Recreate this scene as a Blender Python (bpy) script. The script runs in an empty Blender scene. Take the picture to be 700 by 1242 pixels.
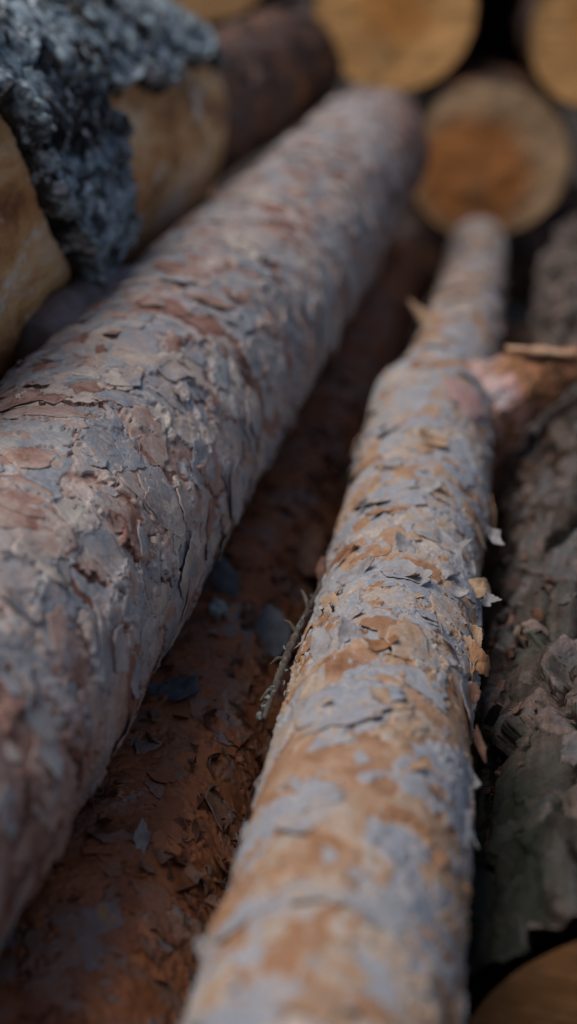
import bpy, math, time
import numpy as np
from mathutils import Matrix, Vector
T0 = time.time()
S = bpy.context.scene
COL = S.collection
PI = math.pi

# ------------------------------------------------------------------ camera frame
FPX = 1725.0
PITCH = math.radians(23.5)
CAMZ = 0.66
CAM = np.array([0, 0, CAMZ])
CR = np.array([1.0, 0, 0])
CU = np.array([0, math.sin(PITCH), math.cos(PITCH)])
CF = np.array([0, math.cos(PITCH), -math.sin(PITCH)])
def at(px, py, d):
    return CAM + d * ((px - 350) / FPX * CR + (621 - py) / FPX * CU + CF)
def project(P):
    q = P - CAM
    d = q @ CF
    return 350 + FPX * (q @ CR) / d, 621 - FPX * (q @ CU) / d, d

# ------------------------------------------------------------------ numpy noise
_rng = np.random.default_rng(7)
LN = 64
LAT = _rng.random((LN, LN, LN)).astype(np.float32)
def vnoise(x, y, z):
    xi = np.floor(x).astype(np.int64); yi = np.floor(y).astype(np.int64); zi = np.floor(z).astype(np.int64)
    fx = (x - xi).astype(np.float32); fy = (y - yi).astype(np.float32); fz = (z - zi).astype(np.float32)
    fx = fx*fx*(3-2*fx); fy = fy*fy*(3-2*fy); fz = fz*fz*(3-2*fz)
    x0 = xi % LN; x1 = (xi+1) % LN; y0 = yi % LN; y1 = (yi+1) % LN; z0 = zi % LN; z1 = (zi+1) % LN
    a = LAT[x0, y0, z0]*(1-fx) + LAT[x1, y0, z0]*fx
    b = LAT[x0, y1, z0]*(1-fx) + LAT[x1, y1, z0]*fx
    c = LAT[x0, y0, z1]*(1-fx) + LAT[x1, y0, z1]*fx
    d = LAT[x0, y1, z1]*(1-fx) + LAT[x1, y1, z1]*fx
    return (a*(1-fy)+b*fy)*(1-fz) + (c*(1-fy)+d*fy)*fz
def fbm(P, scale, octv=4, off=0.0, gain=.5):
    """P: (x,y,z) arrays in metres; returns about -1..1"""
    s = 0; a = 1.0; t = 0; f = scale
    for k in range(octv):
        o = off + 17.3*k
        s = s + a*(vnoise(P[0]*f+o, P[1]*f+o*1.7, P[2]*f+o*.6)*2-1)
        t += a; a *= gain; f *= 2.03
    return s/t*1.6
def sstep(a, b, x):
    """smooth step; a > b gives the falling one"""
    t = np.clip((x-a)/(b-a), 0, 1)
    return t*t*(3-2*t)

class Vor:
    """jittered cells wrapped round the circumference"""
    def __init__(self, circ, length, su, sv, seed):
        self.nu = max(4, round(circ/su)); self.sv = sv
        self.nv = int(length/sv)+6
        r = np.random.default_rng(seed)
        self.jx = r.random((self.nu, self.nv)).astype(np.float32)*.9+.05
        self.jy = r.random((self.nu, self.nv)).astype(np.float32)*.9+.05
        self.r = [r.random((self.nu, self.nv)).astype(np.float32) for _ in range(5)]
    def ev(self, un, v, wu, wv):
        a = un*self.nu + wu; b = v/self.sv + 2 + wv
        ai = np.floor(a).astype(np.int64); bi = np.floor(b).astype(np.int64)
        F1 = np.full(a.shape, 9., np.float32); F2 = F1.copy()
        I = np.zeros(a.shape, np.int64); J = I.copy(); DX = F1*0; DY = F1*0
        for i in (-1, 0, 1):
            for j in (-1, 0, 1):
                ci = (ai+i) % self.nu; cj = np.clip(bi+j, 0, self.nv-1)
                dx = (a-(ai+i)-self.jx[ci, cj]).astype(np.float32); dy = (b-(bi+j)-self.jy[ci, cj]).astype(np.float32)
                d = np.sqrt(dx*dx+dy*dy)
                n = d < F1
                F2 = np.where(n, F1, np.minimum(F2, d))
                I = np.where(n, ci, I); J = np.where(n, cj, J)
                DX = np.where(n, dx, DX); DY = np.where(n, dy, DY)
                F1 = np.where(n, d, F1)
        return F1, F2, I, J, DX, DY

# ------------------------------------------------------------------ mesh helper
def mesh_obj(name, V, Q, T=None, attrs=None, mat=None, parent=None, smooth=True):
    me = bpy.data.meshes.new(name)
    V = np.asarray(V, np.float32)
    nq = len(Q); nt = 0 if T is None else len(T)
    me.vertices.add(len(V)); me.vertices.foreach_set('co', V.ravel())
    idx = np.asarray(Q, np.int32).ravel()
    st = np.arange(nq, dtype=np.int32)*4
    if nt:
        idx = np.concatenate([idx, np.asarray(T, np.int32).ravel()])
        st = np.concatenate([st, nq*4+np.arange(nt, dtype=np.int32)*3])
    me.loops.add(len(idx)); me.loops.foreach_set('vertex_index', idx)
    me.polygons.add(nq+nt); me.polygons.foreach_set('loop_start', st)
    me.update(calc_edges=True)
    me.polygons.foreach_set('use_smooth', np.full(nq+nt, smooth))
    for k, a in (attrs or {}).items():
        at_ = me.attributes.new(k, 'FLOAT', 'POINT')
        at_.data.foreach_set('value', np.asarray(a, np.float32).ravel())
    if mat: me.materials.append(mat)
    o = bpy.data.objects.new(name, me); COL.objects.link(o)
    if parent: o.parent = parent
    return o
def tag(o, label=None, cat=None, group=None, kind=None):
    if label: o['label'] = label
    if cat: o['category'] = cat
    if group: o['group'] = group
    if kind: o['kind'] = kind
    return o

# ------------------------------------------------------------------ materials
class NT:
    def __init__(self, name):
        self.m = bpy.data.materials.new(name); self.m.use_nodes = True
        self.t = self.m.node_tree; self.n = self.t.nodes; self.l = self.t.links
        self.b = self.n['Principled BSDF']
        self.tc = self.n.new('ShaderNodeTexCoord').outputs['Object']
    def noise(self, scale, detail=4, rough=.55, dist=0, vec=None, sc=None):
        n = self.n.new('ShaderNodeTexNoise'); n.inputs['Scale'].default_value = scale
        n.inputs['Detail'].default_value = detail; n.inputs['Roughness'].default_value = rough
        n.inputs['Distortion'].default_value = dist
        v = vec or self.tc
        if sc:
            mp = self.n.new('ShaderNodeMapping'); mp.inputs['Scale'].default_value = sc
            self.l.new(v, mp.inputs['Vector']); v = mp.outputs['Vector']
        self.l.new(v, n.inputs['Vector']); return n.outputs['Fac']
    def math(self, op, a, b=None, c=None, clamp=False):
        n = self.n.new('ShaderNodeMath'); n.operation = op; n.use_clamp = clamp
        for i, x in enumerate((a, b, c)):
            if x is None: continue
            if isinstance(x, (int, float)): n.inputs[i].default_value = x
            else: self.l.new(x, n.inputs[i])
        return n.outputs[0]
    def attr(self, name):
        n = self.n.new('ShaderNodeAttribute'); n.attribute_name = name; return n.outputs['Fac']
    def ramp(self, fac, stops, interp='LINEAR'):
        n = self.n.new('ShaderNodeValToRGB'); n.color_ramp.interpolation = interp
        e = n.color_ramp.elements
        while len(e) < len(stops): e.new(.5)
        for i, (p, c) in enumerate(stops):
            e[i].position = p; e[i].color = (*c, 1) if len(c) == 3 else c
        self.l.new(fac, n.inputs[0]); return n.outputs['Color']
    def mapr(self, v, a, b, c, d):
        n = self.n.new('ShaderNodeMapRange'); n.clamp = True
        for i, x in enumerate((a, b, c, d)): n.inputs[i+1].default_value = x
        self.l.new(v, n.inputs[0]); return n.outputs[0]
    def mix(self, f, a, b, mode='MIX'):
        n = self.n.new('ShaderNodeMix'); n.data_type = 'RGBA'; n.blend_type = mode
        for s, x in ((0, f), (6, a), (7, b)):
            if isinstance(x, (int, float)): n.inputs[s].default_value = x
            elif isinstance(x, tuple): n.inputs[s].default_value = (*x, 1)
            else: self.l.new(x, n.inputs[s])
        return n.outputs[2]
    def bump(self, h, strength=.5, dist=.001, prev=None):
        n = self.n.new('ShaderNodeBump'); n.inputs['Strength'].default_value = strength
        n.inputs['Distance'].default_value = dist
        self.l.new(h, n.inputs['Height'])
        if prev: self.l.new(prev, n.inputs['Normal'])
        return n.outputs[0]
    def out(self, col, rough, normal=None, spec=.4):
        self.l.new(col, self.b.inputs['Base Color'])
        if isinstance(rough, float): self.b.inputs['Roughness'].default_value = rough
        else: self.l.new(rough, self.b.inputs['Roughness'])
        self.b.inputs['Specular IOR Level'].default_value = spec
        if normal: self.l.new(normal, self.b.inputs['Normal'])
        return self.m

def bark_material(name, pal, inner, spread=(.35, .25), speck=(.72, 1.22), spots=None, moss_and_shade=None, lo=14, streak=False, bumpd=.0007, spec=.4, rough=(.5, .8), flank_shade=False):
    k = NT(name)
    tone = k.attr('tone'); lev = k.attr('lev')
    nl = k.noise(lo, 3); nm = k.noise(75, 5, .6, .4); nf = k.noise(520, 4, .65)
    t = k.math('ADD', tone, k.math('MULTIPLY', k.math('SUBTRACT', nl, .5), spread[0]*2))
    t = k.math('ADD', t, k.math('MULTIPLY', k.math('SUBTRACT', nm, .5), spread[1]*2), clamp=True)
    c = k.ramp(t, pal)
    ni = k.noise(38, 4, .6, .6)
    ci = k.ramp(ni, [(.32, inner[0]), (.52, inner[1]), (.7, inner[2])])
    # ragged hand-over between weathered skin and bare inner bark
    lv = k.math('ADD', lev, k.math('MULTIPLY', k.math('SUBTRACT', k.noise(160, 5, .7), .5), .5))
    c = k.mix(k.mapr(lv, .3, .6, 0, 1), ci, c)
    c = k.mix(k.mapr(lev, .02, .16, .9, 0), c, tuple(x*.35 for x in inner[0]))
    if spots:                                    # pale lichen crumbs and scuffs
        sc, amount, colr = spots
        ns = k.noise(sc, 6, .72, .3)
        c = k.mix(k.mapr(ns, amount, amount+.07, 0, .75), c, colr)
    if moss_and_shade:
        sc, a0, colr = moss_and_shade
        nn = k.math('MULTIPLY', k.noise(sc, 3), k.mapr(k.noise(300, 4, .7), .35, .6, .6, 1.1))
        c = k.mix(k.mapr(nn, a0, a0+.12, 0, .8), c, colr)
    if streak:
        st = k.noise(60, 5, .7, .5, sc=(3, 3, .35))
        c = k.mix(1.0, c, k.ramp(k.mapr(st, .3, .7, 0, 1), [(0, (.6, .56, .55)), (1, (1.25, 1.22, 1.2))]), 'MULTIPLY')
    if flank_shade:                                     # mossy tint plus the gap's shade, painted dark on the flank
        c = k.mix(k.mapr(k.math('ADD', k.attr('moss_and_shade'), k.math('MULTIPLY', k.noise(60, 4), .5)), .6, .9, 0, .9), c, (.013, .016, .011))
    fm = k.mapr(nf, .25, .75, speck[0], speck[1])
    cc = k.n.new('ShaderNodeCombineColor')
    for i in range(3): k.l.new(fm, cc.inputs[i])
    c = k.mix(1.0, c, cc.outputs[0], 'MULTIPLY')
    nb = k.bump(nf, .55, bumpd*.6)
    nb = k.bump(nm, .6, bumpd*2.2, nb)
    return k.out(c, k.mapr(nm, .3, .7, rough[0], rough[1]), nb, spec)

M = {}
M['grey_pine'] = bark_material('grey_pine_bark',
    [(0, (.24, .115, .085)), (.12, (.36, .235, .195)), (.26, (.43, .345, .305)), (.40, (.31, .275, .275)), (.52, (.235, .25, .28)),
     (.66, (.41, .365, .345)), (.78, (.235, .25, .285)), (.88, (.38, .29, .25)), (1, (.48, .42, .37))],
    [(.075, .030, .022), (.24, .115, .085), (.38, .25, .20)], spread=(.42, .32), spots=(150, .63, (.50, .48, .47)), rough=(.5, .8))
M['flaky_pine'] = bark_material('flaky_pine_bark',
    [(0, (.31, .16, .085)), (.16, (.39, .255, .165)), (.28, (.38, .315, .27)), (.42, (.30, .295, .32)), (.55, (.25, .265, .305)),
     (.66, (.345, .33, .335)), (.8, (.29, .30, .335)), (.9, (.40, .29, .21)), (1, (.45, .38, .33))],
    [(.20, .085, .038), (.37, .215, .13), (.45, .335, .25)], spread=(.34, .38), spots=(150, .62, (.46, .46, .48)), spec=.4, rough=(.5, .8))
M['red_pine'] = bark_material('red_pine_bark',
    [(0, (.22, .076, .034)), (.25, (.36, .138, .06)), (.5, (.27, .105, .056)), (.8, (.25, .14, .10)),
     (.97, (.22, .19, .19)), (1, (.38, .21, .115))],
    [(.09, .030, .014), (.25, .085, .034), (.36, .15, .065)], spread=(.38, .3), spec=.35, rough=(.5, .8))
M['furrowed'] = bark_material('furrowed_bark',
    [(0, (.028, .021, .018)), (.2, (.075, .056, .047)), (.4, (.065, .064, .058)), (.6, (.14, .098, .083)),
     (.8, (.095, .10, .105)), (1, (.25, .185, .165))],
    [(.008, .006, .005), (.022, .013, .009), (.055, .03, .022)], spread=(.35, .35), moss_and_shade=(14, .60, (.055, .07, .045)), streak=True, bumpd=.0016, spec=.2, rough=(.8, .95), flank_shade=True)
M['dark_pine'] = bark_material('dark_pine_bark',
    [(0, (.03, .016, .011)), (.4, (.07, .035, .025)), (.65, (.09, .065, .06)), (.8, (.24, .08, .02)), (1, (.06, .045, .04))],
    [(.022, .011, .007), (.05, .022, .01), (.22, .075, .018)], spread=(.5, .3))
M['silver'] = bark_material('silver_black_bark',
    [(0, (.014, .014, .016)), (.22, (.045, .05, .056)), (.38, (.14, .17, .195)), (.56, (.34, .44, .50)),
     (.8, (.08, .09, .08)), (1, (.46, .50, .55))],
    [(.018, .016, .014), (.05, .04, .032), (.12, .10, .085)], spec=.15, rough=(.85, 1.0), streak=True, spread=(1.0, .8), speck=(.45, 1.6), spots=(85, .55, (.46, .52, .57)), moss_and_shade=(9, .58, (.12, .13, .08)), bumpd=.0014)

def wood_material(name, sap, heart, heart_r, ring_n=34, crack=0, cx=0, cy=0, rough=.75, grime=.4):
    k = NT(name)
    sep = k.n.new('ShaderNodeSeparateXYZ'); k.l.new(k.tc, sep.inputs[0])
    x = k.math('SUBTRACT', sep.outputs[0], cx); y = k.math('SUBTRACT', sep.outputs[1], cy)
    d = k.math('SQRT', k.math('ADD', k.math('MULTIPLY', x, x), k.math('MULTIPLY', y, y)))
    wob = k.noise(9, 3)
    d = k.math('ADD', d, k.math('MULTIPLY', k.math('SUBTRACT', wob, .5), .022))
    ring = k.math('SINE', k.math('MULTIPLY', d, ring_n*2*PI/.1))
    rc = k.mapr(ring, -1, 1, .86, 1.08)
    base = k.mix(k.mapr(k.math('ADD', d, k.math('MULTIPLY', k.noise(28, 4), .020)), heart_r-.012, heart_r+.018, 0, 1), heart, sap)
    sawn = k.noise(22, 5, .65, .3, sc=(.25, 6, 1))
    base = k.mix(1., base, k.ramp(sawn, [(.3, (.72, .68, .62)), (.68, (1.2, 1.18, 1.15))]), 'MULTIPLY')
    # drying cracks run out from the pith
    an = k.math('ARCTAN2', y, x)
    for q, (a0, wd) in enumerate(((.05, .018), (1.9, .012), (3.4, .02), (-2.2, .012))):
        dd = k.math('ABSOLUTE', k.math('SUBTRACT', k.math('ADD', an, k.math('MULTIPLY', k.math('SUBTRACT', k.noise(30+7*q, 3), .5), .35)), a0))
        base = k.mix(k.math('MULTIPLY', k.mapr(dd, 0, wd, .8, 0), k.mapr(d, .008, .02, 0, 1)), base, (.06, .03, .015))
    # weather stains
    base = k.mix(k.mapr(k.noise(16, 5, .6, .4), .5, .75, 0, grime), base, (.09, .05, .03))
    base = k.mix(k.mapr(k.noise(11, 5, .6, .2), .6, .8, 0, .4), base, (.50, .42, .32))
    cc = k.n.new('ShaderNodeCombineColor')
    for i in range(3): k.l.new(rc, cc.inputs[i])
    base = k.mix(.8, base, cc.outputs[0], 'MULTIPLY')
    nb = k.bump(sawn, .5, .0015); nb = k.bump(k.noise(300, 3), .4, .0005, nb)
    return k.out(base, rough, nb, .25)
M['cut_pale'] = wood_material('sawn_wood_pale', (.50, .28, .12), (.40, .20, .07), .052)
M['cut_amber'] = wood_material('sawn_wood_amber', (.74, .40, .155), (.62, .27, .075), .050)
M['cut_heart'] = wood_material('sawn_wood_red_heart', (.54, .35, .20), (.46, .18, .055), .080, cx=.016, cy=-.018)
M['cut_brown'] = wood_material('sawn_wood_brown', (.20, .095, .038), (.14, .062, .022), .04, grime=.6)
# stripped sapwood under torn bark
def stripped():
    k = NT('stripped_sapwood')
    a = k.noise(26, 5, .66, .5, sc=(1, 1, .4)); b = k.noise(10, 3, sc=(1, 1, .5)); g = k.noise(70, 5, .7, .6, sc=(2.5, 2.5, .5))
    c = k.ramp(k.math('ADD', k.math('MULTIPLY', a, .6), k.math('MULTIPLY', b, .45)),
               [(.38, (.24, .085, .03)), (.47, (.60, .285, .105)), (.56, (.78, .47, .24)), (.68, (.84, .64, .45))])
    c = k.mix(k.mapr(k.noise(22, 5, .72, sc=(1, 1, .6)), .53, .62, 0, .75), c, (.17, .075, .028))
    c = k.mix(k.mapr(k.noise(34, 5, .75, .2, sc=(1, 1, .6)), .58, .66, 0, .7), c, (.78, .74, .68))
    return k.out(c, .75, k.bump(a, .8, .004, k.bump(g, .6, .0015)), .25)
M['stripped'] = stripped()
def simple(name, c1, c2, scale=60, rough=.75, bd=.001, c3=None):
    k = NT(name)
    n = k.noise(scale, 5, .65, .4)
    st = [(.3, c1), (.62, c2)] + ([(.75, c3)] if c3 else [])
    return k.out(k.ramp(n, st), rough, k.bump(n, .7, bd, k.bump(k.noise(500, 3), .4, .0004)), .35)
M['slate_flake'] = simple('slate_grey_flake', (.05, .055, .066), (.12, .13, .155), 130, .65, .002, c3=(.24, .26, .30))
M['brown_flake'] = simple('brown_flake', (.06, .028, .018), (.17, .085, .055), 120, .6, .002)
M['orange_flake'] = simple('orange_flake', (.17, .07, .028), (.36, .18, .085), 120, .6, .002, c3=(.46, .32, .2))
M['pale_flake'] = simple('pale_flake', (.16, .14, .14), (.34, .32, .32), 130, .65, .003, c3=(.38, .25, .15))
M['tan_flake'] = simple('tan_flake', (.27, .15, .08), (.45, .31, .20), 110, .6, .002)
M['pink_scar'] = simple('pink_scar', (.30, .15, .12), (.42, .27, .255), 90, .75, .003, c3=(.36, .34, .36))
M['purple_bark'] = simple('purple_bark', (.10, .07, .065), (.22, .165, .17), 40, .65, .003)
M['stub_bark'] = bark_material('stub_bark',
    [(0, (.32, .12, .05)), (.3, (.46, .20, .095)), (.5, (.52, .26, .20)), (.75, (.50, .33, .31)), (1, (.38, .37, .39))],
    [(.12, .05, .02), (.25, .11, .045), (.34, .17, .08)], spread=(.3, .3))
M['lichen'] = simple('lichen', (.22, .27, .27), (.55, .63, .66), 160, .9, .002)
M['twig_lichen'] = simple('twig_lichen', (.10, .12, .11), (.26, .32, .32), 200, .9, .001)
M['twig'] = simple('twig_bark', (.03, .02, .016), (.11, .085, .07), 220, .85, .001, c3=(.22, .25, .25))
M['soil'] = simple('dark_forest_soil', (.012, .009, .007), (.045, .032, .022), 25, .95, .01)
M['splinter'] = simple('splintered_wood', (.42, .19, .09), (.62, .42, .28), 50, .7)

# ------------------------------------------------------------------ logs
class Log:
    def __init__(self, name, label, P0, P1, radii, seed, cell=.0008, wob=.02, outline=None, knots=(), bow=(0, 0), group='logs lying in the pile', cat='log', bend=None, sink=None):
        self.bend = bend; self.sink = sink
        self.P0 = at(*P0); self.P1 = at(*P1)
        self.d0, self.d1 = P0[2], P1[2]
        ax = self.P1-self.P0; self.L = float(np.linalg.norm(ax)); Z = ax/self.L
        X = np.cross([0, 0, 1.], Z); X /= np.linalg.norm(X); Y = np.cross(Z, X)
        self.B = np.stack([X, Y, Z], 1)              # local -> world columns
        self.radii = radii; self.seed = seed; self.cell = cell; self.wob = wob
        self.outline = outline; self.knots = knots; self.bow = bow
        self.rm = float(np.mean([r for _, r in radii]))
        e = bpy.data.objects.new(name, None); COL.objects.link(e)
        m = Matrix([[*self.B[0], self.P0[0]], [*self.B[1], self.P0[1]], [*self.B[2], self.P0[2]], [0, 0, 0, 1]])
        e.matrix_world = m; e.empty_display_size = .05
        tag(e, label, cat, group); self.root = e
        self.H = None
    def v_of(self, d): return (d-self.d0)/(self.d1-self.d0)*self.L
    def R(self, v):
        xs = np.array([self.v_of(d) for d, _ in self.radii]); ys = np.array([r for _, r in self.radii])
        a = np.interp(v, xs, ys)
        w = .008*self.L
        return (a + np.interp(v-w, xs, ys) + np.interp(v+w, xs, ys))/3
    def ctr(self, v):
        t = v/self.L; s = np.sin(PI*np.clip(t, 0, 1))
        x = self.bow[0]*s
        if self.bend: x = x+self.bend(v)
        y = self.bow[1]*s
        if self.sink: y = y+self.sink(v)
        return x, y
    def shape(self, th, v):
        """macro radius"""
        r = self.R(v)
        P = (np.cos(th)*.5, np.sin(th)*.5, v*2.0)
        r = r*(1 + self.wob*fbm(P, 2.2, 2, self.seed*3.1))
        if self.outline: r = r*self.outline(th)
        for (t0, v0, am, st, sv) in self.knots:
            dt = (th-t0+PI) % (2*PI)-PI
            r = r + am*np.exp(-(dt/st)**2-((v-v0)/sv)**2)
        return r
    def loc(self, th, v, r):
        cx, cy = self.ctr(v)
        return np.stack([r*np.cos(th)+cx, r*np.sin(th)+cy, v], -1)
    def world(self, p): return self.P0 + p @ self.B.T
    def spot(self, px, py):
        th = np.linspace(0, 2*PI, 241)[:-1]; v = np.linspace(0, self.L, 500)
        TH, VV = np.meshgrid(th, v, indexing='ij')
        W = self.world(self.loc(TH, VV, self.shape(TH, VV)))
        N = (np.stack([np.cos(TH), np.sin(TH), TH*0], -1)) @ self.B.T
        x, y, d = project(W.reshape(-1, 3))
        f = (N.reshape(-1, 3)*(W.reshape(-1, 3)-CAM)).sum(1) < 0
        e = (x-px)**2+(y-py)**2 + np.where(f, 0, 1e9)
        i = int(np.argmin(e)); return float(TH.ravel()[i]), float(VV.ravel()[i])
    def grid(self):
        dn = min(self.cell*2.4, .004)
        # finer rows near the camera, coarser far away
        vs = [0.0]
        while vs[-1] < self.L:
            d = self.d0+(self.d1-self.d0)*vs[-1]/self.L
            vs.append(vs[-1] + self.cell*max(.75, d/.85)*1.35)
        v = np.array(vs); v *= self.L/v[-1]
        n = int(2*PI*self.rm/self.cell)
        th = np.linspace(0, 2*PI, n, endpoint=False)
        return np.meshgrid(th, v, indexing='ij')
    def build(self, fn, mat, flakes=None, name='bark', post=None):
        TH, VV = self.grid()
        r0 = self.shape(TH, VV)
        P = (r0*np.cos(TH), r0*np.sin(TH), VV)
        h, tone, lev = fn(self, TH, VV, P)
        if post: tone, lev = post(self, TH, VV, P, tone, lev)
        self.H = h; self.gth = TH.shape[0]; self.gv = VV[0]
        # pooled height for seating flakes
        n, m = h.shape; a = max(1, int(.004/(2*PI*self.rm/n))); b = max(1, int(.004/(self.L/m)))
        n2, m2 = n//a, m//b
        self.Hp = h[:n2*a, :m2*b].reshape(n2, a, m2, b).mean((1, 3)); self.hpa = a; self.hpb = b
        co = self.loc(TH, VV, r0+h).reshape(-1, 3)
        i = np.arange(n)[:, None]; j = np.arange(m-1)[None, :]; i2 = (i+1) % n
        Q = np.stack([(i*m+j), (i2*m+j), (i2*m+j+1), (i*m+j+1)], -1).reshape(-1, 4)
        tone = tone.ravel(); lev = lev.ravel()
        Tt = None
        if flakes:
            fv, fq, ft, fl = flakes(self)
            Q = np.concatenate([Q, fq+len(co)]); co = np.concatenate([co, fv])
            tone = np.concatenate([tone, ft]); lev = np.concatenate([lev, fl])
        o = mesh_obj(name, co, Q, Tt, {'tone': tone, 'lev': lev}, mat, self.root)
        return o
    def hsample(self, th, v):
        n2, m2 = self.Hp.shape
        a = ((th/(2*PI)*self.gth/self.hpa).astype(int)) % n2
        gi = np.interp(v, self.gv, np.arange(len(self.gv)))
        b = np.clip((gi/self.hpb).astype(int), 0, m2-1)
        return self.Hp[a, b]
    def end_face(self, mat, v=0.0, inset=.003, scale=.97, bulge=.003, name='cut_face', rough=.0015):
        nr, ns = 60, 300
        th = np.linspace(0, 2*PI, ns, endpoint=False); f = np.linspace(0, 1, nr)[1:]
        TH, Fv = np.meshgrid(th, f, indexing='ij')
        rr = self.shape(TH, TH*0+v)*scale*Fv
        sgn = -1 if v < self.L/2 else 1
        z = v + sgn*(inset*-1) + sgn*(-bulge)*0
        x = rr*np.cos(TH); y = rr*np.sin(TH)
        zz = z + rough*fbm((x, y, x*0+self.seed), 40, 3, 5) + .003*fbm((x, y, x*0), 9, 2, self.seed)
        # chamfer at rim going back into the bark
        zz = zz - sgn*.012*sstep(.97, 1.0, Fv)*0
        V = np.concatenate([[[0, 0, z]], np.stack([x, y, zz], -1).reshape(-1, 3)])
        m = nr-1
        Q = []; i = np.arange(ns)[:, None]; j = np.arange(m-1)[None, :]; i2 = (i+1) % ns
        Q = np.stack([1+i*m+j, 1+i2*m+j, 1+i2*m+j+1, 1+i*m+j+1], -1).reshape(-1, 4)
        if sgn < 0: Q = Q[:, ::-1]
        a = np.arange(ns); T = np.stack([a*0, 1+a*m, 1+((a+1) % ns)*m], -1)
        if sgn < 0: T = T[:, ::-1]
        return mesh_obj(name, V, Q, T, None, mat, self.root)

def poly_outline(rng, N, jag, K=None):
    K = K or int(rng.integers(6, 11))
    a = (np.arange(K)+.75*(rng.random(K)-.5))/K*2*PI
    q = 1+jag*1.5*(rng.random(K)*2-1)
    # keep the corner vertices exact: straight runs between them
    ang = np.linspace(0, 2*PI, N, endpoint=False)
    cx, cy = q*np.cos(a), q*np.sin(a)
    per = np.concatenate([[0], np.cumsum(np.hypot(np.diff(np.append(cx, cx[0])), np.diff(np.append(cy, cy[0]))))])
    t = np.linspace(0, per[-1], N, endpoint=False)
    x = np.interp(t, per, np.append(cx, cx[0])); y = np.interp(t, per, np.append(cy, cy[0]))
    k = 1+.16*jag/.25*(rng.random(N)-.5)
    x, y = x*k, y*k
    return np.arctan2(y, x), np.clip(np.hypot(x, y), .25, 1.8)

def flake_patch(log, rng, th0, v0, su, sv, lift, curl, dang, thick, tone, off=.0002, N=26, jag=.22, roll=0.0, powr=1.6, absr=False):
    ang, rad = poly_outline(rng, N, jag)
    f = np.array([.02, .3, .55, .78, .92, 1.0])
    A, Fv = np.meshgrid(np.arange(N), f, indexing='ij')
    c, s_ = np.cos(roll), np.sin(roll)
    a0 = Fv*rad[A]*np.cos(ang[A])*su; b0 = Fv*rad[A]*np.sin(ang[A])*sv
    s = a0*c-b0*s_; t = a0*s_+b0*c
    q = (a0*np.cos(dang)/su+b0*np.sin(dang)/sv)
    q2 = (-a0*np.sin(dang)/su+b0*np.cos(dang)/sv)
    hh = off + lift*np.clip((q+.7)/1.7, 0, 2)**powr + curl*q2*q2
    hh = hh + .12*max(su, sv)*.35*(fbm((s*1.0, t, s*0+th0*3), 120, 2, v0*50))*np.clip(lift/.003, .1, 1)
    r = log.R(v0)
    th = th0+s/r; v = np.clip(v0+t, 0, log.L)
    base = log.shape(th, v) + (log.hsample(th, v) if log.H is not None else 0)
    # lifted part flies straight off the surface instead of hugging it
    top = log.loc(th, v, base+hh)
    bot = log.loc(th, v, base+hh-thick)
    m = len(f)
    V = np.concatenate([top.reshape(-1, 3), bot.reshape(-1, 3)])
    i = np.arange(N)[:, None]; j = np.arange(m-1)[None, :]; i2 = (i+1) % N
    q_ = np.stack([i*m+j, i*m+j+1, i2*m+j+1, i2*m+j], -1).reshape(-1, 4)
    qb = q_[:, ::-1]+N*m
    a = np.arange(N); b = (a+1) % N
    qs = np.stack([a*m+m-1, a*m+m-1+N*m, b*m+m-1+N*m, b*m+m-1], -1)
    Q = np.concatenate([q_, qb, qs])
    n = N*m
    return V, Q, np.full(2*n, tone), np.concatenate([np.full(n, 1.), np.full(n, .15)])

def scatter(seed, n, size, lift, thick, tones, aspect=(.7, 1.5), zone=None, bias=-PI/2, vmax=None, jag=.22, powr=1.6, vpow=1.0, topbias=True):
    def f(log):
        rng = np.random.default_rng(seed)
        Vs, Qs, Ts, Ls = [], [], [], []; o = 0
        for i in range(n):
            th = rng.random()*2*PI if not topbias else (PI/2+rng.normal()*1.15) % (2*PI)
            v = (rng.random()**vpow)*log.L*(vmax or 1)
            sz = size[0]+(size[1]-size[0])*rng.random()**2
            asp = aspect[0]+(aspect[1]-aspect[0])*rng.random()
            lf = lift[0]+(lift[1]-lift[0])*rng.random()**3
            if zone: 
                z = zone(log, th, v)
                if rng.random() > z: continue
            V, Q, T, Lv = flake_patch(log, rng, th, v, sz*asp**.5, sz/asp**.5, lf, rng.normal()*lf*.25, bias+rng.normal()*.9,
                                      thick*(.6+.8*rng.random()), tones(rng, th, v), N=30, jag=jag, roll=rng.normal()*.6, powr=powr)
            Vs.append(V); Qs.append(Q+o); Ts.append(T); Ls.append(Lv); o += len(V)
        return np.concatenate(Vs), np.concatenate(Qs), np.concatenate(Ts), np.concatenate(Ls)
    return f

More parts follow.
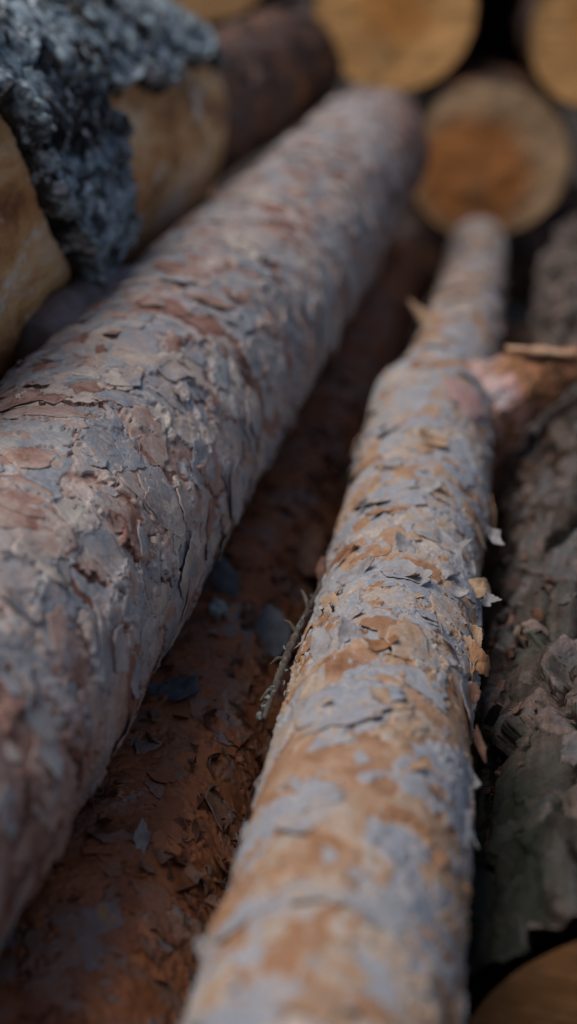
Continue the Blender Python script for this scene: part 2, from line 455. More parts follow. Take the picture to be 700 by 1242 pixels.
def plates_fn(layers, seed, warp=.55, wscale=45, groove=.8, micro=.00025, macro=.0012, base_tone=None, base_lev=0.0, fine=.16):
    def fn(log, TH, VV, P):
        circ = 2*PI*log.rm; un = TH/(2*PI)
        w1 = fbm(P, wscale, 5, seed, .6)+fine*fbm(P, 210, 3, seed+3, .7); w2 = fbm(P, wscale, 5, seed+40, .6)+fine*fbm(P, 210, 3, seed+43, .7)
        g = sstep(-.25, .5, fbm(P, 30, 2, seed+80))
        big = fbm(P, 9, 3, seed+120)
        h = macro*fbm(P, 22, 3, seed+9)
        tone = (base_tone if base_tone is not None else .2) + .25*fbm(P, 20, 3, seed+11)
        lev = np.full(TH.shape, base_lev, np.float32)
        for k, (su, sv, p, th, tilt, ed) in enumerate(layers):
            vo = Vor(circ, log.L, su, sv, seed*10+k)
            F1, F2, I, J, DX, DY = vo.ev(un, VV, warp*w1*(1+.3*k), warp*w2*(1+.3*k)*min(1, 1.3*su/sv))
            e = F2-F1
            act = (vo.r[0][I, J] < p + .3*np.clip(big if k % 2 == 0 else -big, -1, 1)*.8)
            m = sstep(.015, .015+ed, e)
            gg = 1-(1-m)*(1-groove*g*(k == 0))if k == 0 else m
            dang = -PI/2 + (vo.r[1][I, J]-.5)*3.2
            tl = tilt*(DX*np.cos(dang)+DY*np.sin(dang))
            hh = th*(.5+vo.r[2][I, J])+np.clip(tl, -th*.8, 9)
            h = h+np.where(act, gg*hh, 0)
            on = act & (m > .35)
            tone = np.where(on, vo.r[3][I, J], tone)
            lev = np.where(act, np.maximum(lev*(m if k == 0 else 1), m), lev)
            lev = np.where(act & (m < .2) & (k == 0), 0, lev) if k == 0 else np.where(act & (m < .25) & (e < .02), .1, lev)
        h = h + micro*fbm(P, 300, 3, seed+20, .6)
        return h, tone, lev
    return fn

# ---- A: the thick grey-red log across the left
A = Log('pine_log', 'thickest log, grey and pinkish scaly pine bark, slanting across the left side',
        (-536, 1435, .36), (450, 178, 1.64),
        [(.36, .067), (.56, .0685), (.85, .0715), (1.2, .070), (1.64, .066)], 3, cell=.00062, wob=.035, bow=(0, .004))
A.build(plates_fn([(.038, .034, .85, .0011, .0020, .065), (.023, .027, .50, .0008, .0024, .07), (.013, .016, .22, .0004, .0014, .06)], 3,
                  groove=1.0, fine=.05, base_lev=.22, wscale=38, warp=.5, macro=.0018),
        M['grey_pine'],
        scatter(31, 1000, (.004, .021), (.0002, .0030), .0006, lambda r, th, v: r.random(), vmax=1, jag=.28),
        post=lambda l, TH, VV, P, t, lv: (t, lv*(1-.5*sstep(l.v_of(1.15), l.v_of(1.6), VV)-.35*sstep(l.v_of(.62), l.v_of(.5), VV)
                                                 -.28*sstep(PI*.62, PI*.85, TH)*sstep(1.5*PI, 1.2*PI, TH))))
A.end_face(M['cut_brown'], v=A.L)

# ---- C: flaky orange and blue-grey log in the middle right
def VPc(d, vx, vy, x0, y0, d0): return (vx+(x0-vx)*d0/d, vy+(y0-vy)*d0/d, d)
Cc = lambda d: VPc(d, 633, -104, 404, 1180, .47)
C = Log('pine_log', 'pine log peeling in orange and blue grey flakes, with a side branch stub',
        Cc(.34), Cc(1.70), [(.34, .0420), (.47, .0415), (.7, .0395), (.85, .0410), (.93, .0412), (.98, .0402), (1.03, .0366), (1.09, .0328), (1.18, .0300), (1.48, .0330), (1.70, .033)],
        5, cell=.00055, wob=.03, bend=lambda v: -.012*sstep(.66, .95, np.asarray(v)), sink=lambda v: -.046*sstep(.85, 1.40, np.asarray(v)))
kv = C.v_of(.985)
C.knots = ((PI*.80, kv, .002, .6, .05), (PI*.25, C.v_of(.99), .004, .5, .02))
C.build(plates_fn([(.030, .034, .60, .0007, .0012, .04), (.020, .024, .40, .0006, .0012, .045), (.011, .012, .22, .0004, .0010, .06)], 5,
                  warp=1.0, wscale=34, groove=.6, base_tone=.1, base_lev=.25, macro=.0012),
        M['flaky_pine'],
        scatter(51, 620, (.003, .015), (.0004, .0040), .00045, lambda r, th, v: (.35+.5*r.random()) if r.random() < .55 else r.random()*.25,
                jag=.42, zone=lambda l, th, v: .9 if v > l.v_of(.55) else .5),
        post=lambda l, TH, VV, P, t, lv: (t, lv*(1-.42*sstep(l.v_of(1.0), l.v_of(1.12), VV))))

# ---- B: the dark orange log lying lower between them
Bc = lambda d: VPc(d, 655, -130, 275, 800, .85)
B = Log('pine_log', 'reddish orange shaded pine log lying low in the gap between the two large logs',
        Bc(.44), Bc(1.70), [(.44, .055), (.85, .053), (1.7, .047)], 8, cell=.0008, wob=.04)
B.build(plates_fn([(.030, .034, .55, .0008, .0014, .05), (.020, .022, .45, .0006, .0013, .06), (.010, .013, .3, .0005, .001, .08)], 8,
                  warp=.8, groove=.6, base_tone=.15, base_lev=.3, macro=.0022),
        M['red_pine'],
        scatter(81, 620, (.003, .010), (.0006, .0045), .0005, lambda r, th, v: r.random()*.95, jag=.34))

# ---- D: furrowed log on the right edge
def ridges(seed, amp=.013, su=.026, sv=.085):
    def fn(log, TH, VV, P):
        circ = 2*PI*log.rm; un = TH/(2*PI)
        w1 = fbm(P, 26, 5, seed, .6); w2 = fbm(P, 18, 4, seed+40, .55)
        big = fbm(P, 10, 3, seed+120)
        vo = Vor(circ, log.L, su, sv, seed*10)
        F1, F2, I, J, DX, DY = vo.ev(un+VV*.25, VV, 1.0*w1, .45*w2)
        e = F2-F1
        m = sstep(.0, .5, e)
        h = amp*m*(.6+.5*vo.r[2][I, J])+amp*.25*big
        tone = vo.r[3][I, J]; lev = sstep(.03, .16, e)
        # flaky laminations on the ridges
        for k, (a, b, th) in enumerate(((.022, .045, .0020), (.012, .022, .0012))):
            v2 = Vor(circ, log.L, a, b, seed*10+3+k)
            G1, G2, I2, J2, ex, ey = v2.ev(un, VV, .8*w1, .6*w2)
            mm = sstep(.02, .09, G2-G1)
            ac = v2.r[0][I2, J2] < .6
            h = h+np.where(ac, mm*th*(.4+1.3*v2.r[1][I2, J2]), 0)+th*.8*ey*(v2.r[4][I2, J2]-.3)
            tone = np.where(ac, tone*.45+.55*v2.r[3][I2, J2], tone)
            lev = lev*np.where(ac, .35+.65*mm, 1)
        h = h+.0011*fbm(P, 120, 4, seed+33, .65)
        return h-amp*.5, tone, lev
    return fn
Dc = lambda d: VPc(d, 698, -130, 812, 1384, .50)
D = Log('pine_log', 'rough furrowed log with green grey bark and a sawn brown end at the right edge',
        Dc(.52), Dc(1.66), [(.52, .076), (.85, .073), (1.2, .068), (1.66, .060)], 11, cell=.0008, wob=.03)
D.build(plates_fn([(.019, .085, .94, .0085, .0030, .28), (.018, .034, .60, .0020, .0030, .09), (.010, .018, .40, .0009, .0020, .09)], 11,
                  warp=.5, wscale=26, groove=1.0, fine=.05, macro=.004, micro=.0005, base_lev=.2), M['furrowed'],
        scatter(111, 130, (.003, .008), (.0003, .0015), .0009, lambda r, th, v: r.random(), jag=.4, aspect=(.35, .8)))
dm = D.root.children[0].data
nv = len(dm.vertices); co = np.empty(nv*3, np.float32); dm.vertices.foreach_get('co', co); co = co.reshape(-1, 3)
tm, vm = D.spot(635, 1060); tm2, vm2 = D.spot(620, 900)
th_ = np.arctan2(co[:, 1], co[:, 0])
ms = np.maximum(np.exp(-(((th_-tm+.25+PI) % (2*PI)-PI)/.65)**2-((co[:, 2]-vm)/.10)**2), .8*np.exp(-(((th_-tm2+.6+PI) % (2*PI)-PI)/.5)**2-((co[:, 2]-vm2)/.3)**2))  # flank mask that paints the shade of the gap into the bark colour
a_ = dm.attributes.new('moss_and_shade', 'FLOAT', 'POINT'); a_.data.foreach_set('value', ms.astype(np.float32))
D.end_face(M['cut_brown'], v=0, scale=.985, inset=.001)

# ---- F: silver-black log with torn bark, top left
F = Log('torn_log', 'large silver black log with bark torn off in two tan patches at the top left',
        (-494, 368, .60), (146, 138, 1.36), [(.60, .128), (1.0, .124), (1.25, .118), (1.36, .110)], 14, cell=.0011, wob=.05)
tR0, vR0 = F.spot(128, 190); tRa, _ = F.spot(190, 82); tRb, _ = F.spot(215, 285)
tLa, vLa = F.spot(4, 128); tLb, vLb = F.spot(78, 345)
def torn(log, TH, VV, P):
    seed = 14
    n1 = fbm(P, 16, 3, seed, .45)
    s_ = .03; rr_ = .115
    mR = np.minimum(np.minimum((VV-vR0)/s_, (TH-tRa)*rr_/s_), (tRb-TH)*rr_/s_)
    vl = np.interp(TH, [tLa, tLb], [vLa, vLb])
    mL = np.minimum((vl-VV)/s_, (TH-tLa)*rr_/s_)
    mL = np.minimum(mL, (4.6-TH)*rr_/s_)
    which = (mL > mR).astype(int)
    mask = np.clip(np.maximum(mR, mL), -3, 3)+.75*n1+.12*fbm(P, 70, 3, 77)
    bare = sstep(.0, .18, mask)
    w1 = fbm(P, 22, 4, 60); w2 = fbm(P, 22, 4, 90)
    vo = Vor(2*PI*log.rm, log.L, .030, .060, 141)
    F1, F2, I, J, DX, DY = vo.ev(TH/(2*PI), VV, .8*w1, .8*w2)
    v3 = Vor(2*PI*log.rm, log.L, .014, .030, 143)
    G1, G2, I3, J3, ex, ey = v3.ev(TH/(2*PI), VV, .9*w1, .8*w2)
    rough = .007*sstep(0, .14, F2-F1)*(.3+vo.r[1][I, J])+.0035*sstep(0, .12, G2-G1)*v3.r[1][I3, J3]+.003*ey*(v3.r[2][I3, J3]-.2)+.0035*fbm((P[0], P[1], P[2]*.5), 30, 4, 7, .55)+.0008*fbm(P, 170, 3, 9, .6)
    curl = .004*np.exp(-((mask-.0)/.12)**2)            # raised torn lip
    h = (.007+rough+curl)*(1-bare)+bare*(.0016*fbm((P[0], P[1], P[2]*.3), 30, 3, 3)+.0012*fbm(P, 110, 4, 5, .6)) 
    tone = .10+.35*vo.r[3][I, J]+.35*v3.r[3][I3, J3]+.35*np.exp(-((mask-.04)/.05)**2)
    log.bare = bare; log.which = which
    return h, tone, (1-bare)*sstep(.03, .14, F2-F1)
TH, VV = F.grid()
r0 = F.shape(TH, VV); h, tone, lev = torn(F, TH, VV, (r0*np.cos(TH), r0*np.sin(TH), VV))
F.shape0 = r0
def split_build(log, mask, h, tone, lev):
    n, m = TH.shape
    # round the far end off
    cap = np.clip((VV-(log.L-.03))/.03, 0, 1)
    rr = (r0+h)*(1-.12*cap**2)
    co = log.loc(TH, VV, rr).reshape(-1, 3)
    i = np.arange(n)[:, None]; j = np.arange(m-1)[None, :]; i2 = (i+1) % n
    Q = np.stack([(i*m+j), (i2*m+j), (i2*m+j+1), (i*m+j+1)], -1).reshape(-1, 4)
    mk = mask.ravel()[Q].min(1) > .985; gr = log.which.ravel()[Q[:, 0]]
    for nm, sel, mt in (('bark', ~mk, M['silver']), ('bare_wood', mk & (gr == 0), M['stripped']), ('bare_wood', mk & (gr == 1), M['stripped'])):
        q = Q[sel]; u, inv = np.unique(q, return_inverse=True)
        mesh_obj(nm, co[u], inv.reshape(-1, 4), None, {'tone': tone.ravel()[u], 'lev': lev.ravel()[u]}, mt, log.root)
split_build(F, F.bare, h, tone, lev)
F.end_face(M['stripped'], v=F.L, scale=.87, inset=.0)

# ---- G: dark log behind F
G = Log('pine_log', 'dark reddish brown log in shadow behind the torn silver log at the top',
        (196, 165, 1.43), (350, 78, 1.73), [(1.43, .066), (1.73, .064)], 17, cell=.002, wob=.05)
G.build(plates_fn([(.04, .05, .7, .002, .003, .08), (.02, .03, .5, .001, .002, .1)], 17, warp=.8, base_tone=.3, base_lev=.4, macro=.003), M['dark_pine'])
G.end_face(M['cut_brown'], v=G.L)

# ---- the stacked logs whose sawn ends face us
def cut_log(label, c, d, rpx, mat, bmat, seed, outline=None, yaw=0, pitch=0, L=1.3, hz=0):
    r = rpx*d/FPX
    p0 = at(c[0], c[1], d)
    p1 = p0+np.array([math.sin(yaw)*L, math.cos(yaw)*L, math.sin(pitch)*L])
    x, y, dd = project(p1)
    l = Log('pine_log', label, (c[0], c[1], d), (float(x), float(y), float(dd)), [(d, r), (float(dd), r*.92)], seed, cell=.0025, wob=.012, outline=outline)
    l.build(plates_fn([(.04, .05, .8, .002, .002, .08), (.02, .03, .5, .001, .002, .1)], seed, base_tone=.3, base_lev=.3), M[bmat])
    l.end_face(M[mat], v=0, scale=.985, inset=.002)
    return l
def notch(th):
    # th: 0 = left, 90 = up, 180 = right
    d = (th-math.radians(-38)+PI) % (2*PI)-PI
    return 1-.17*np.exp(-(d/.11)**2)+.04*np.exp(-((d-.45)/.3)**2)+.02*np.cos(2*th+1)
def lob(a, b, c):
    return lambda th: 1+.02*np.cos(2*th+a)+.015*np.cos(3*th+b)+.01*np.cos(5*th+c)
cut_log('sawn amber log end with a notch in its lower left rim, top middle', (479, 14), 1.76, 97, 'cut_amber', 'dark_pine', 21, notch, .14)
cut_log('sawn amber log end cut off by the right edge at the top corner', (738, 36), 1.78, 96, 'cut_amber', 'dark_pine', 22, lob(2, 1, 4), .05)
cut_log('sawn log end with reddish brown heartwood and pale rim, behind the flaky log', (591, 196), 1.80, 97, 'cut_heart', 'dark_pine', 23, lob(.5, 3, 1), .1)
cut_log('sawn log end barely showing at the top edge above the silver log', (252, -62), 1.78, 86, 'cut_pale', 'dark_pine', 24, lob(1, 2, 3), .1)
# rest of the pile, with logs added to keep light out of the gaps
def low_log(label, c0, c1, r, seed, mat='dark_pine'):
    l = Log('pine_log', label, c0, c1, [(c0[2], r), (c1[2], r*.9)], seed, cell=.003, wob=.04)
    l.build(plates_fn([(.04, .05, .8, .002, .002, .08), (.02, .03, .5, .001, .002, .1)], seed, base_tone=.3, base_lev=.3), M[mat])
    l.end_face(M['cut_brown'], v=0); l.end_face(M['cut_brown'], v=l.L)
    return l
def wpx(x, y, z):
    a, b, c = project(np.array([x, y, z])); return (float(a), float(b), float(c))
# lower layer
def under(label, la, lb, dz, r, seed, t0=.05, t1=1.0, mixv=.5, mat='dark_pine'):
    p0 = (la.P0+(la.P1-la.P0)*t0)*(1-mixv)+(lb.P0+(lb.P1-lb.P0)*t0)*mixv
    p1 = (la.P0+(la.P1-la.P0)*t1)*(1-mixv)+(lb.P0+(lb.P1-lb.P0)*t1)*mixv
    p0[2] = dz; p1[2] = dz
    return low_log(label, wpx(*p0), wpx(*p1), r, seed, mat)
under('dark log at the bottom of the gap between the flaky log and the furrowed log', C, D, .125, .060, 41)
under('dark log deep under the shaded orange log and the thick grey log', A, B, .115, .064, 42, mixv=.45)

p = at(591, 330, 1.92)
low_log('added dark log lying crosswise beneath the sawn log ends, darkening the gap', wpx(-.75, p[1], .20), wpx(1.0, p[1]+.12, .22), .085, 43)  # added so the gap under the sawn ends stays black
low_log('added log lying crosswise behind the dark reddish log, blocking light from the gaps', wpx(-1.1, 1.95, .45), wpx(.02, 2.02, .45), .09, 44)  # added as a light blocker for the upper left gaps
cut_log('added sawn log, unseen above the amber log ends, shading the gap below them', (608, -158), 1.80, 96, 'cut_pale', 'dark_pine', 25, lob(1, 5, 3), .1)  # unseen roof log, added to cast shade between the sawn ends
# ------------------------------------------------------------------ branch stub on C
def tube(path, radii, n=28, wob=.08, seed=1, freq=60, cap=True, sub=40, squash=1.0, scaly=0):
    path = np.array(path, float); rng = np.random.default_rng(seed)
    t = np.linspace(0, 1, len(path)); tt = np.linspace(0, 1, sub)
    # smooth interpolation (Catmull-like through cubic blending)
    def interp(arr):
        out = np.stack([np.interp(tt, t, arr[:, k]) for k in range(arr.shape[1])], 1)
        for _ in range(2):
            out[1:-1] = (out[:-2]+2*out[1:-1]+out[2:])/4
        return out
    c = interp(path); r = interp(np.array(radii, float)[:, None])[:, 0]
    tg = np.gradient(c, axis=0); tg /= np.linalg.norm(tg, axis=1)[:, None]
    up = np.array([0, 0, 1.])
    X = np.cross(up, tg); X /= np.linalg.norm(X, axis=1)[:, None]; Y = np.cross(tg, X)
    a = np.linspace(0, 2*PI, n, endpoint=False)
    P = c[:, None]+r[:, None, None]*(np.cos(a)[None, :, None]*X[:, None]+squash*np.sin(a)[None, :, None]*Y[:, None])
    d = P-c[:, None]
    nz = fbm((P[..., 0], P[..., 1], P[..., 2]), freq, 3, seed)
    P = c[:, None]+d*(1+wob*nz)[..., None]
    if scaly:
        q1 = fbm((P[..., 0], P[..., 1], P[..., 2]), 70, 4, seed+5, .6); q2 = fbm((P[..., 0], P[..., 1], P[..., 2]), 150, 3, seed+8, .6)
        P = P+d/r[:, None, None]*(scaly*(sstep(-.05, .05, q1)+sstep(.3, .36, q1)+.6*sstep(.1, .2, q2)))[..., None]
    V = P.reshape(-1, 3); m = n
    i = np.arange(sub-1)[:, None]; j = np.arange(n)[None, :]; j2 = (j+1) % n
    Q = np.stack([i*m+j, i*m+j2, (i+1)*m+j2, (i+1)*m+j], -1).reshape(-1, 4)
    T = None
    if cap:
        V = np.concatenate([V, [c[0]], [c[-1]]]); k0 = len(V)-2
        aj = np.arange(n)
        T = np.concatenate([np.stack([aj*0+k0, (aj+1) % n, aj], -1), np.stack([aj*0+k0+1, (sub-1)*m+aj, (sub-1)*m+(aj+1) % n], -1)])
    return V, Q, T
def child_world(o, log):
    """geometry given in world coordinates, parented to the log"""
    o.parent = log.root; o.matrix_parent_inverse = log.root.matrix_world.inverted()
bpy.context.view_layer.update()
sp = [at(520, 556, 1.0), at(558, 522, 1.0), at(598, 490, .995), at(640, 466, .995), at(684, 449, 1.0), at(730, 438, 1.01)]
V, Q, T = tube(sp, [.030, .0335, .0285, .0195, .0125, .0085], n=220, wob=.10, seed=4, freq=38, sub=300, scaly=.0014)
tn = fbm((V[:, 0], V[:, 1], V[:, 2]), 40, 3, 5)*.25+np.clip(.72-16*(V[:, 0]-sp[2][0]), 0, .8)
lv = .5+.5*fbm((V[:, 0], V[:, 1], V[:, 2]), 60, 3, 15)
st = mesh_obj('branch_stub', V, Q, T, {'tone': tn, 'lev': lv}, M['stub_bark']); child_world(st, C)

# ------------------------------------------------------------------ loose and peeling flakes
def sheet(center, ex, ey, su, sv, bend=.0, bend2=.0, thick=.0008, seed=0, jag=.2, N=44, wav=.08, twist=0):
    """irregular curled sheet; ex, ey world axes of its plane"""
    rng = np.random.default_rng(seed)
    ex = np.array(ex, float); ex /= np.linalg.norm(ex); ey = np.array(ey, float); ey -= ex*(ex@ey); ey /= np.linalg.norm(ey); ez = np.cross(ex, ey)
    ang, rad = poly_outline(rng, N, jag*.9)
    f = np.array([.02, .2, .4, .6, .8, .93, 1.]); m = len(f)
    A_, Fv = np.meshgrid(np.arange(N), f, indexing='ij')
    a = Fv*rad[A_]*np.cos(ang[A_]); b = Fv*rad[A_]*np.sin(ang[A_])
    z = bend*a*a*su+bend2*b*b*sv+twist*a*b*su+wav*su*fbm((a, b, a*0+seed), 1.7, 3, seed)
    def P(zz): return np.array(center)+(a*su)[..., None]*ex+(b*sv)[..., None]*ey+zz[..., None]*ez
    V = np.concatenate([P(z).reshape(-1, 3), P(z-thick).reshape(-1, 3)])
    i = np.arange(N)[:, None]; j = np.arange(m-1)[None, :]; i2 = (i+1) % N
    q = np.stack([i*m+j, i*m+j+1, i2*m+j+1, i2*m+j], -1).reshape(-1, 4)
    n = N*m; aa = np.arange(N); bb = (aa+1) % N
    qs = np.stack([aa*m+m-1, aa*m+m-1+n, bb*m+m-1+n, bb*m+m-1], -1)
    return V, np.concatenate([q, q[:, ::-1]+n, qs])
def vec(dx, dy, dz):
    """direction from screen-right, screen-up, away components"""
    return dx*CR+dy*CU+dz*CF
def loose(name, label, cat, mat, px, py, d, w, h, ex=(1, 0, 0), ey=(0, .6, .8), parent=None, group='loose bark chips', **kw):
    c = at(px, py, d); V, Q = sheet((0, 0, 0), vec(*ex), vec(*ey), w/2*d/FPX, h/2*d/FPX/max(.3, abs(ey[1])), **kw)
    o = mesh_obj(name, V, Q, None, None, M[mat]); o.location = c
    if parent:
        o.parent = parent.root; o.matrix_parent_inverse = parent.root.matrix_world.inverted()
        if label: o['label'] = label
    else: tag(o, label, cat, group)
    return o
def depth_on(log, px, py):
    t, v = log.spot(px, py); W = log.world(log.loc(np.array(t), np.array(v), log.shape(np.array(t), np.array(v))))
    return float(project(W)[2])
# peeling pieces attached to the flaky log
for k, (px, py, w, h, mt, ex, ey, kw, dd) in enumerate([
    (405, 731, 36, 34, 'tan_flake', (1, .1, -.2), (.1, .75, .6), dict(bend=.5, bend2=-.3, jag=.4), -.008),
    (391, 792, 30, 60, 'pale_flake', (1, .35, -.1), (.2, .8, .55), dict(bend=-.4, jag=.15), -.006),
    (424, 771, 34, 34, 'pale_flake', (1, -.3, 0), (.3, .8, .6), dict(bend=.3, jag=.3), -.005),
    (428, 696, 44, 18, 'pale_flake', (1, .35, 0), (0, .6, .8), dict(bend=.35, jag=.35), -.006),
    (556, 716, 26, 14, 'pale_flake', (1, -.25, -.1), (0, .7, .7), dict(bend=.5, bend2=-.5, jag=.2), -.010),
    (540, 690, 26, 16, 'pale_flake', (1, .1, .2), (0, .7, .7), dict(bend=-.4, jag=.3), -.007),
    (498, 700, 30, 20, 'pale_flake', (1, .2, .2), (0, .7, .7), dict(bend=.2, jag=.55), -.004),
    (493, 662, 28, 18, 'pale_flake', (1, -.3, .2), (0, .7, .7), dict(bend=.25, jag=.55), -.004),
    (550, 665, 30, 40, 'pale_flake', (1, .1, .4), (.1, .7, .7), dict(bend=.25, jag=.4), -.004),
    (463, 782, 34, 12, 'orange_flake', (1, .05, 0), (0, .5, .9), dict(bend=.4, jag=.25), -.006),
    (566, 792, 22, 44, 'tan_flake', (.9, .1, .5), (-.1, 1, .2), dict(bend=.5, jag=.3), -.006),
    (585, 803, 30, 46, 'orange_flake', (1, -.2, .3), (-.2, 1, .1), dict(bend=-.6, jag=.4), .0),
    (586, 712, 30, 26, 'tan_flake', (1, .1, .3), (.3, .9, .3), dict(bend=-.9, jag=.2), .0),
    (573, 688, 10, 26, 'pale_flake', (1, 0, .3), (0, 1, .3), dict(bend=.4, jag=.3), .0),
    (600, 650, 20, 24, 'pale_flake', (1, -.2, .2), (-.2, .9, .4), dict(bend=.4, jag=.3), .0),
    (574, 946, 16, 16, 'pale_flake', (1, .1, .2), (.1, .9, .4), dict(bend=.5, jag=.3), .0),
    (578, 770, 14, 22, 'tan_flake', (1, .2, .3), (0, 1, .3), dict(bend=.6, jag=.3), .0),
    (592, 728, 20, 12, 'pale_flake', (1, -.2, .3), (.2, .9, .3), dict(bend=.5, jag=.35), .0),
    (575, 842, 16, 26, 'brown_flake', (1, .2, .3), (0, 1, .3), dict(bend=.6, jag=.3), .0),
    (583, 905, 14, 44, 'brown_flake', (1, .2, .3), (.2, 1, .3), dict(bend=.6, jag=.25), .0),
    (528, 534, 38, 14, 'tan_flake', (1, -.4, 0), (0, .6, .8), dict(bend=.3, jag=.3), -.007),
    (478, 560, 30, 14, 'pale_flake', (1, .5, 0), (0, .6, .8), dict(bend=.3, jag=.3), -.006),
    (515, 590, 40, 14, 'pale_flake', (1, .2, 0), (0, .6, .8), dict(bend=.3, jag=.4), -.006),
    ]):
    d = depth_on(C, min(px, 566), py)
    loose('bark_flake', None, None, mt, px, py, d+dd, w*1.05, h*1.05, ex, ey, C, seed=200+k, thick=.0007, **kw)
# splinter rim on the stub, pink scar at the crotch
o = loose('splinter', None, None, 'splinter', 664, 424, .985, 96, 10, (1, -.02, .1), (0, .25, 1), C, bend=.06, jag=.12, seed=77, thick=.0035)
rg = np.random.default_rng(4)
t_, v_ = C.spot(566, 485)
V, Q, tt_, ll_ = flake_patch(C, rg, t_, v_, .017, .026, .0004, 0, 0, .001, .6, off=.0007, N=60, jag=.12)
mesh_obj('branch_scar', V, Q, None, None, M['pink_scar'], C.root)
# loose things
dB = lambda x, y: depth_on(B, x, y)
loose('bark_chip', 'curled tan bark chip standing where the flaky log narrows', 'bark chip', 'tan_flake', 512, 388, 1.12, 24, 40, (.8, .3, .5), (-.45, .9, .1), bend=.8, jag=.35, seed=5, thick=.0012)
loose('bark_chip', 'round slate grey bark chip leaning on the shaded orange log', 'bark chip', 'slate_flake', 331, 765, dB(331, 765)-.012, 44, 62, (1, .1, .2), (-.15, .85, .5), bend=.25, jag=.05, seed=6, thick=.0022)
loose('bark_chip', 'small dark brown curled bark chip above the round slate grey one', 'bark chip', 'brown_flake', 383, 672, dB(375, 690)-.010, 44, 66, (1, -.2, .3), (-.3, .85, .5), bend=-.5, bend2=.3, jag=.25, seed=7, thick=.0015)
loose('bark_chip', 'flat dark grey bark chip lying below the lichen tuft', 'bark chip', 'slate_flake', 214, 834, dB(220, 834)-.008, 72, 24, (1, .25, -.1), (-.2, .5, .85), bend=.25, jag=.25, seed=8, thick=.0022)
loose('bark_chip', 'orange chip shaped like two wings in the dark gap beside the furrowed log', 'bark chip', 'orange_flake', 597, 748, .90, 36, 13, (1, 0, .1), (0, .8, .6), bend=.55, bend2=-.3, jag=.3, seed=9, thick=.001)
loose('bark_chip', 'dark upright bark chip wedged against the edge of the thick grey log', 'bark chip', 'slate_flake', 276, 702, dB(285, 710)-.010, 30, 58, (1, .3, .4), (.1, .9, .4), bend=-.3, jag=.25, seed=10, thick=.002)
loose('bark_chip', 'blurred pale bark chip clinging to the lower left edge of the flaky log', 'bark chip', 'pale_flake', 249, 1148, .466, 30, 26, (1, .1, .4), (0, .7, .7), bend=.3, jag=.25, seed=12, thick=.0012)
loose('bark_chip', 'small pale chip low on the shaded orange log near the bottom', 'bark chip', 'pale_flake', 172, 1018, dB(172, 1018)-.006, 20, 36, (1, .1, -.1), (0, .7, .7), bend=.3, jag=.25, seed=13, thick=.0012)
# purple-brown slab between the torn log and the thick log
pv = [at(44, 420, .80), at(78, 388, .83), at(112, 360, .87), at(160, 334, .93)]
V, Q, T = tube(pv, [.015, .018, .016, .007], n=60, wob=.16, seed=12, freq=26, sub=90)
o = mesh_obj('bark_slab', V-pv[1], Q, T, None, M['purple_bark']); o.location = pv[1]
tag(o, 'purple brown lump of bark wedged between the torn silver log and the thick grey log', 'bark piece')

# lichen tuft: a cluster of little crinkled lobes
def lobes(c, r, n, seed, lr):
    rng = np.random.default_rng(seed); Vs = []; Qs = []; off = 0
    for i in range(n):
        d = rng.normal(size=3); d /= np.linalg.norm(d)
        p = d*r*(.3+.7*rng.random()); e1 = np.cross(d, rng.normal(size=3))
        V, Q = sheet(p, e1, np.cross(d, e1), lr*(.6+.8*rng.random()), lr*(.6+.8*rng.random()), bend=rng.normal()*.6, thick=lr*.25, seed=int(rng.integers(9999)), N=12, jag=.5)
        Vs.append(V); Qs.append(Q+off); off += len(V)
    return np.concatenate(Vs), np.concatenate(Qs)
c = at(263, 738, dB(270, 740)-.016)
V, Q = lobes(c, .0052, 70, 3, .0018); o = mesh_obj('lichen_tuft', V, Q, None, None, M['lichen']); o.location = c
tag(o, 'pale blue white crumb of lichen beside the edge of the thick grey log', 'lichen')
# lichen-covered twig in the crack left of the flaky log
root = bpy.data.objects.new('twig', None); COL.objects.link(root); root.location = at(354, 780, .66)
tag(root, 'thin twig crusted with lichen in the crack left of the flaky log', 'twig')
zt = lambda y: .672*866/(y+104)
tp = lambda x, y: at(x-6, y, zt(y))
tw = [tp(398, 690), tp(394, 712), tp(380, 738), tp(366, 768), tp(352, 800), tp(338, 838), tp(326, 872)]
org = np.array(root.location)
V, Q, T = tube([p-org for p in tw], [.0010, .0009, .0012, .0016, .0019, .0016, .0008], n=24, wob=.35, seed=9, freq=220, sub=160)
mesh_obj('stem', V, Q, T, None, M['twig'], root)
V, Q, T = tube([tp(398, 678)-org, tp(397, 690)-org, tp(395, 704)-org], [.0016, .0034, .0016], n=20, wob=.2, seed=10, freq=200, sub=30)
mesh_obj('bud', V, Q, T, None, M['brown_flake'], root)
for a, b in (((380, 738), (372, 716)), ((366, 768), (350, 752)), ((352, 800), (334, 806)), ((338, 838), (322, 850)), ((372, 752), (388, 742))):
    V, Q, T = tube([tp(*a)-org, (tp(*a)+tp(*b))/2-org+np.array([0, 0, .002]), tp(*b)-org], [.0012, .0009, .0005], n=10, wob=.3, seed=int(a[0]), freq=250, sub=20)
    mesh_obj('side_shoot', V, Q, T, None, M['twig'], root)
rng = np.random.default_rng(5); Vs = []; Qs = []; off = 0
for i in range(22):
    t = rng.random()*5; k = int(t); p = tw[k+1]*(1-(t-k))+(tw[k+2] if k+2 < len(tw) else tw[-1])*(t-k)
    V, Q = lobes(None, .0012, 3, int(rng.integers(9999)), .0010)
    Vs.append(V+p-org+rng.normal(size=3)*.0013); Qs.append(Q+off); off += len(V)
mesh_obj('lichen', np.concatenate(Vs), np.concatenate(Qs), None, None, M['twig_lichen'], root)

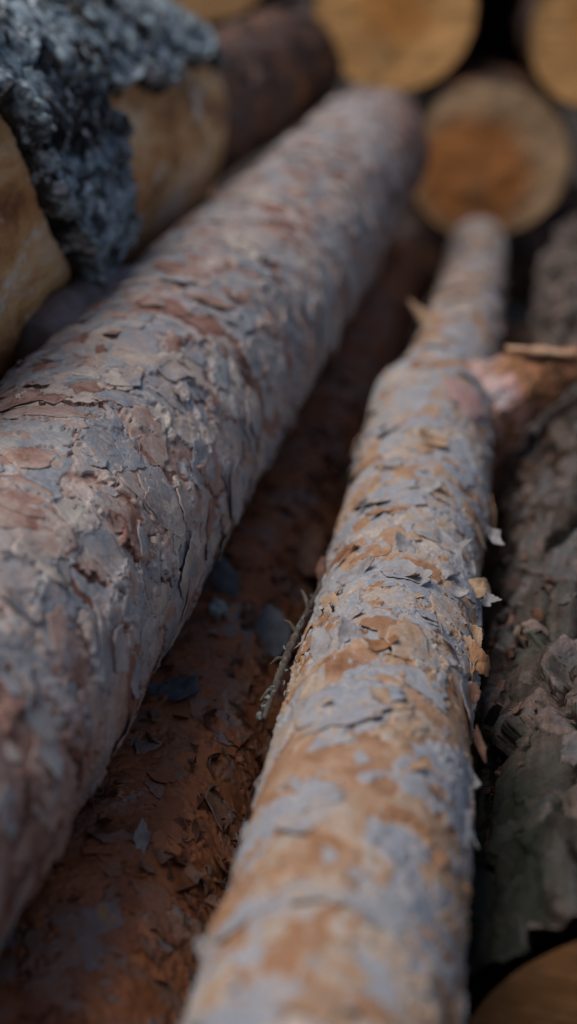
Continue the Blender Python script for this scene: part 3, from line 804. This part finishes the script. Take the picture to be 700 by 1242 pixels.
# bark crumbs and needles lying in the crack: uncountable litter
rng = np.random.default_rng(77); Vs = []; Qs = []; off = 0
def drop(log, n, thr, vr, sz, lift=.002):
    global off
    for i in range(n):
        th = thr[0]+(thr[1]-thr[0])*rng.random(); v = log.v_of(vr[0]+(vr[1]-vr[0])*rng.random())
        p = log.world(log.loc(np.array(th), np.array(v), log.shape(np.array(th), np.array(v))+log.hsample(np.array(th), np.array(v))+lift))
        s = sz*(.4+rng.random()**2*1.3)
        V, Q = sheet(p, rng.normal(size=3), rng.normal(size=3), s, s*(.3+.7*rng.random()), bend=rng.normal()*.5, thick=.0005, seed=int(rng.integers(9999)), N=10, jag=.5)
        Vs.append(V); Qs.append(Q+off); off += len(V)
drop(B, 420, (.15*PI, .5*PI), (.6, 1.2), .0035)
drop(B, 360, (.6*PI, .95*PI), (.6, 1.2), .0035)
drop(D, 240, (-.05*PI, .3*PI), (.6, 1.3), .0032)
o = mesh_obj('bark_litter', np.concatenate(Vs), np.concatenate(Qs), None, None, M['brown_flake'])
tag(o, 'crumbs of brown bark caught in the cracks between the logs', 'bark litter', kind='stuff')

# ------------------------------------------------------------------ ground
n = 160
g = np.linspace(-1, 1, n); X, Y = np.meshgrid(np.sign(g)*np.abs(g)**3*60, np.sign(g)*np.abs(g)**3*60+1, indexing='ij')
Zg = .012*fbm((X, Y, X*0), 3, 3, 2)-.012
i = np.arange(n-1)[:, None]; j = np.arange(n-1)[None, :]
Q = np.stack([i*n+j, (i+1)*n+j, (i+1)*n+j+1, i*n+j+1], -1).reshape(-1, 4)
o = mesh_obj('ground', np.stack([X, Y, Zg], -1).reshape(-1, 3), Q, None, None, M['soil']); tag(o, 'dark soil under the log pile', kind='structure')

# ------------------------------------------------------------------ camera, light, render
cd = bpy.data.cameras.new('camera'); cam = bpy.data.objects.new('camera', cd); COL.objects.link(cam)
cam.location = CAM; cam.rotation_euler = (PI/2-PITCH, 0, 0)
cd.sensor_fit = 'VERTICAL'; cd.sensor_height = 36; cd.lens = FPX/1242*36
cd.clip_start = .02; cd.clip_end = 500
cd.dof.use_dof = True; cd.dof.focus_distance = .645; cd.dof.aperture_fstop = 3.6
S.camera = cam
w = bpy.data.worlds.new('World'); S.world = w; w.use_nodes = True
sk = w.node_tree.nodes.new('ShaderNodeTexSky'); sk.sky_type = 'NISHITA'; sk.sun_disc = False
EL, AZ = math.radians(64), math.radians(-113)      # behind and to the left of the camera
sk.sun_elevation = EL; sk.sun_rotation = AZ
sk.air_density = 1.0; sk.dust_density = 3.0
bg = w.node_tree.nodes['Background']; bg.inputs['Strength'].default_value = .08
w.node_tree.links.new(sk.outputs[0], bg.inputs[0])
sd = bpy.data.lights.new('sun', 'SUN'); sd.energy = 2.3; sd.angle = math.radians(34); sd.color = (1, .96, .9)
so = bpy.data.objects.new('sun', sd); COL.objects.link(so)
dirv = Vector((math.sin(AZ)*math.cos(EL), math.cos(AZ)*math.cos(EL), math.sin(EL)))
so.rotation_euler = dirv.to_track_quat('Z', 'Y').to_euler(); so.location = (0, 0, 4)
S.view_settings.view_transform = 'Standard'; S.view_settings.look = 'None'
S.view_settings.exposure = 0.0; S.view_settings.gamma = 1
S.render.engine = 'CYCLES'
S.cycles.use_denoising = True
S.cycles.max_bounces = 6
print('script built in', time.time()-T0)
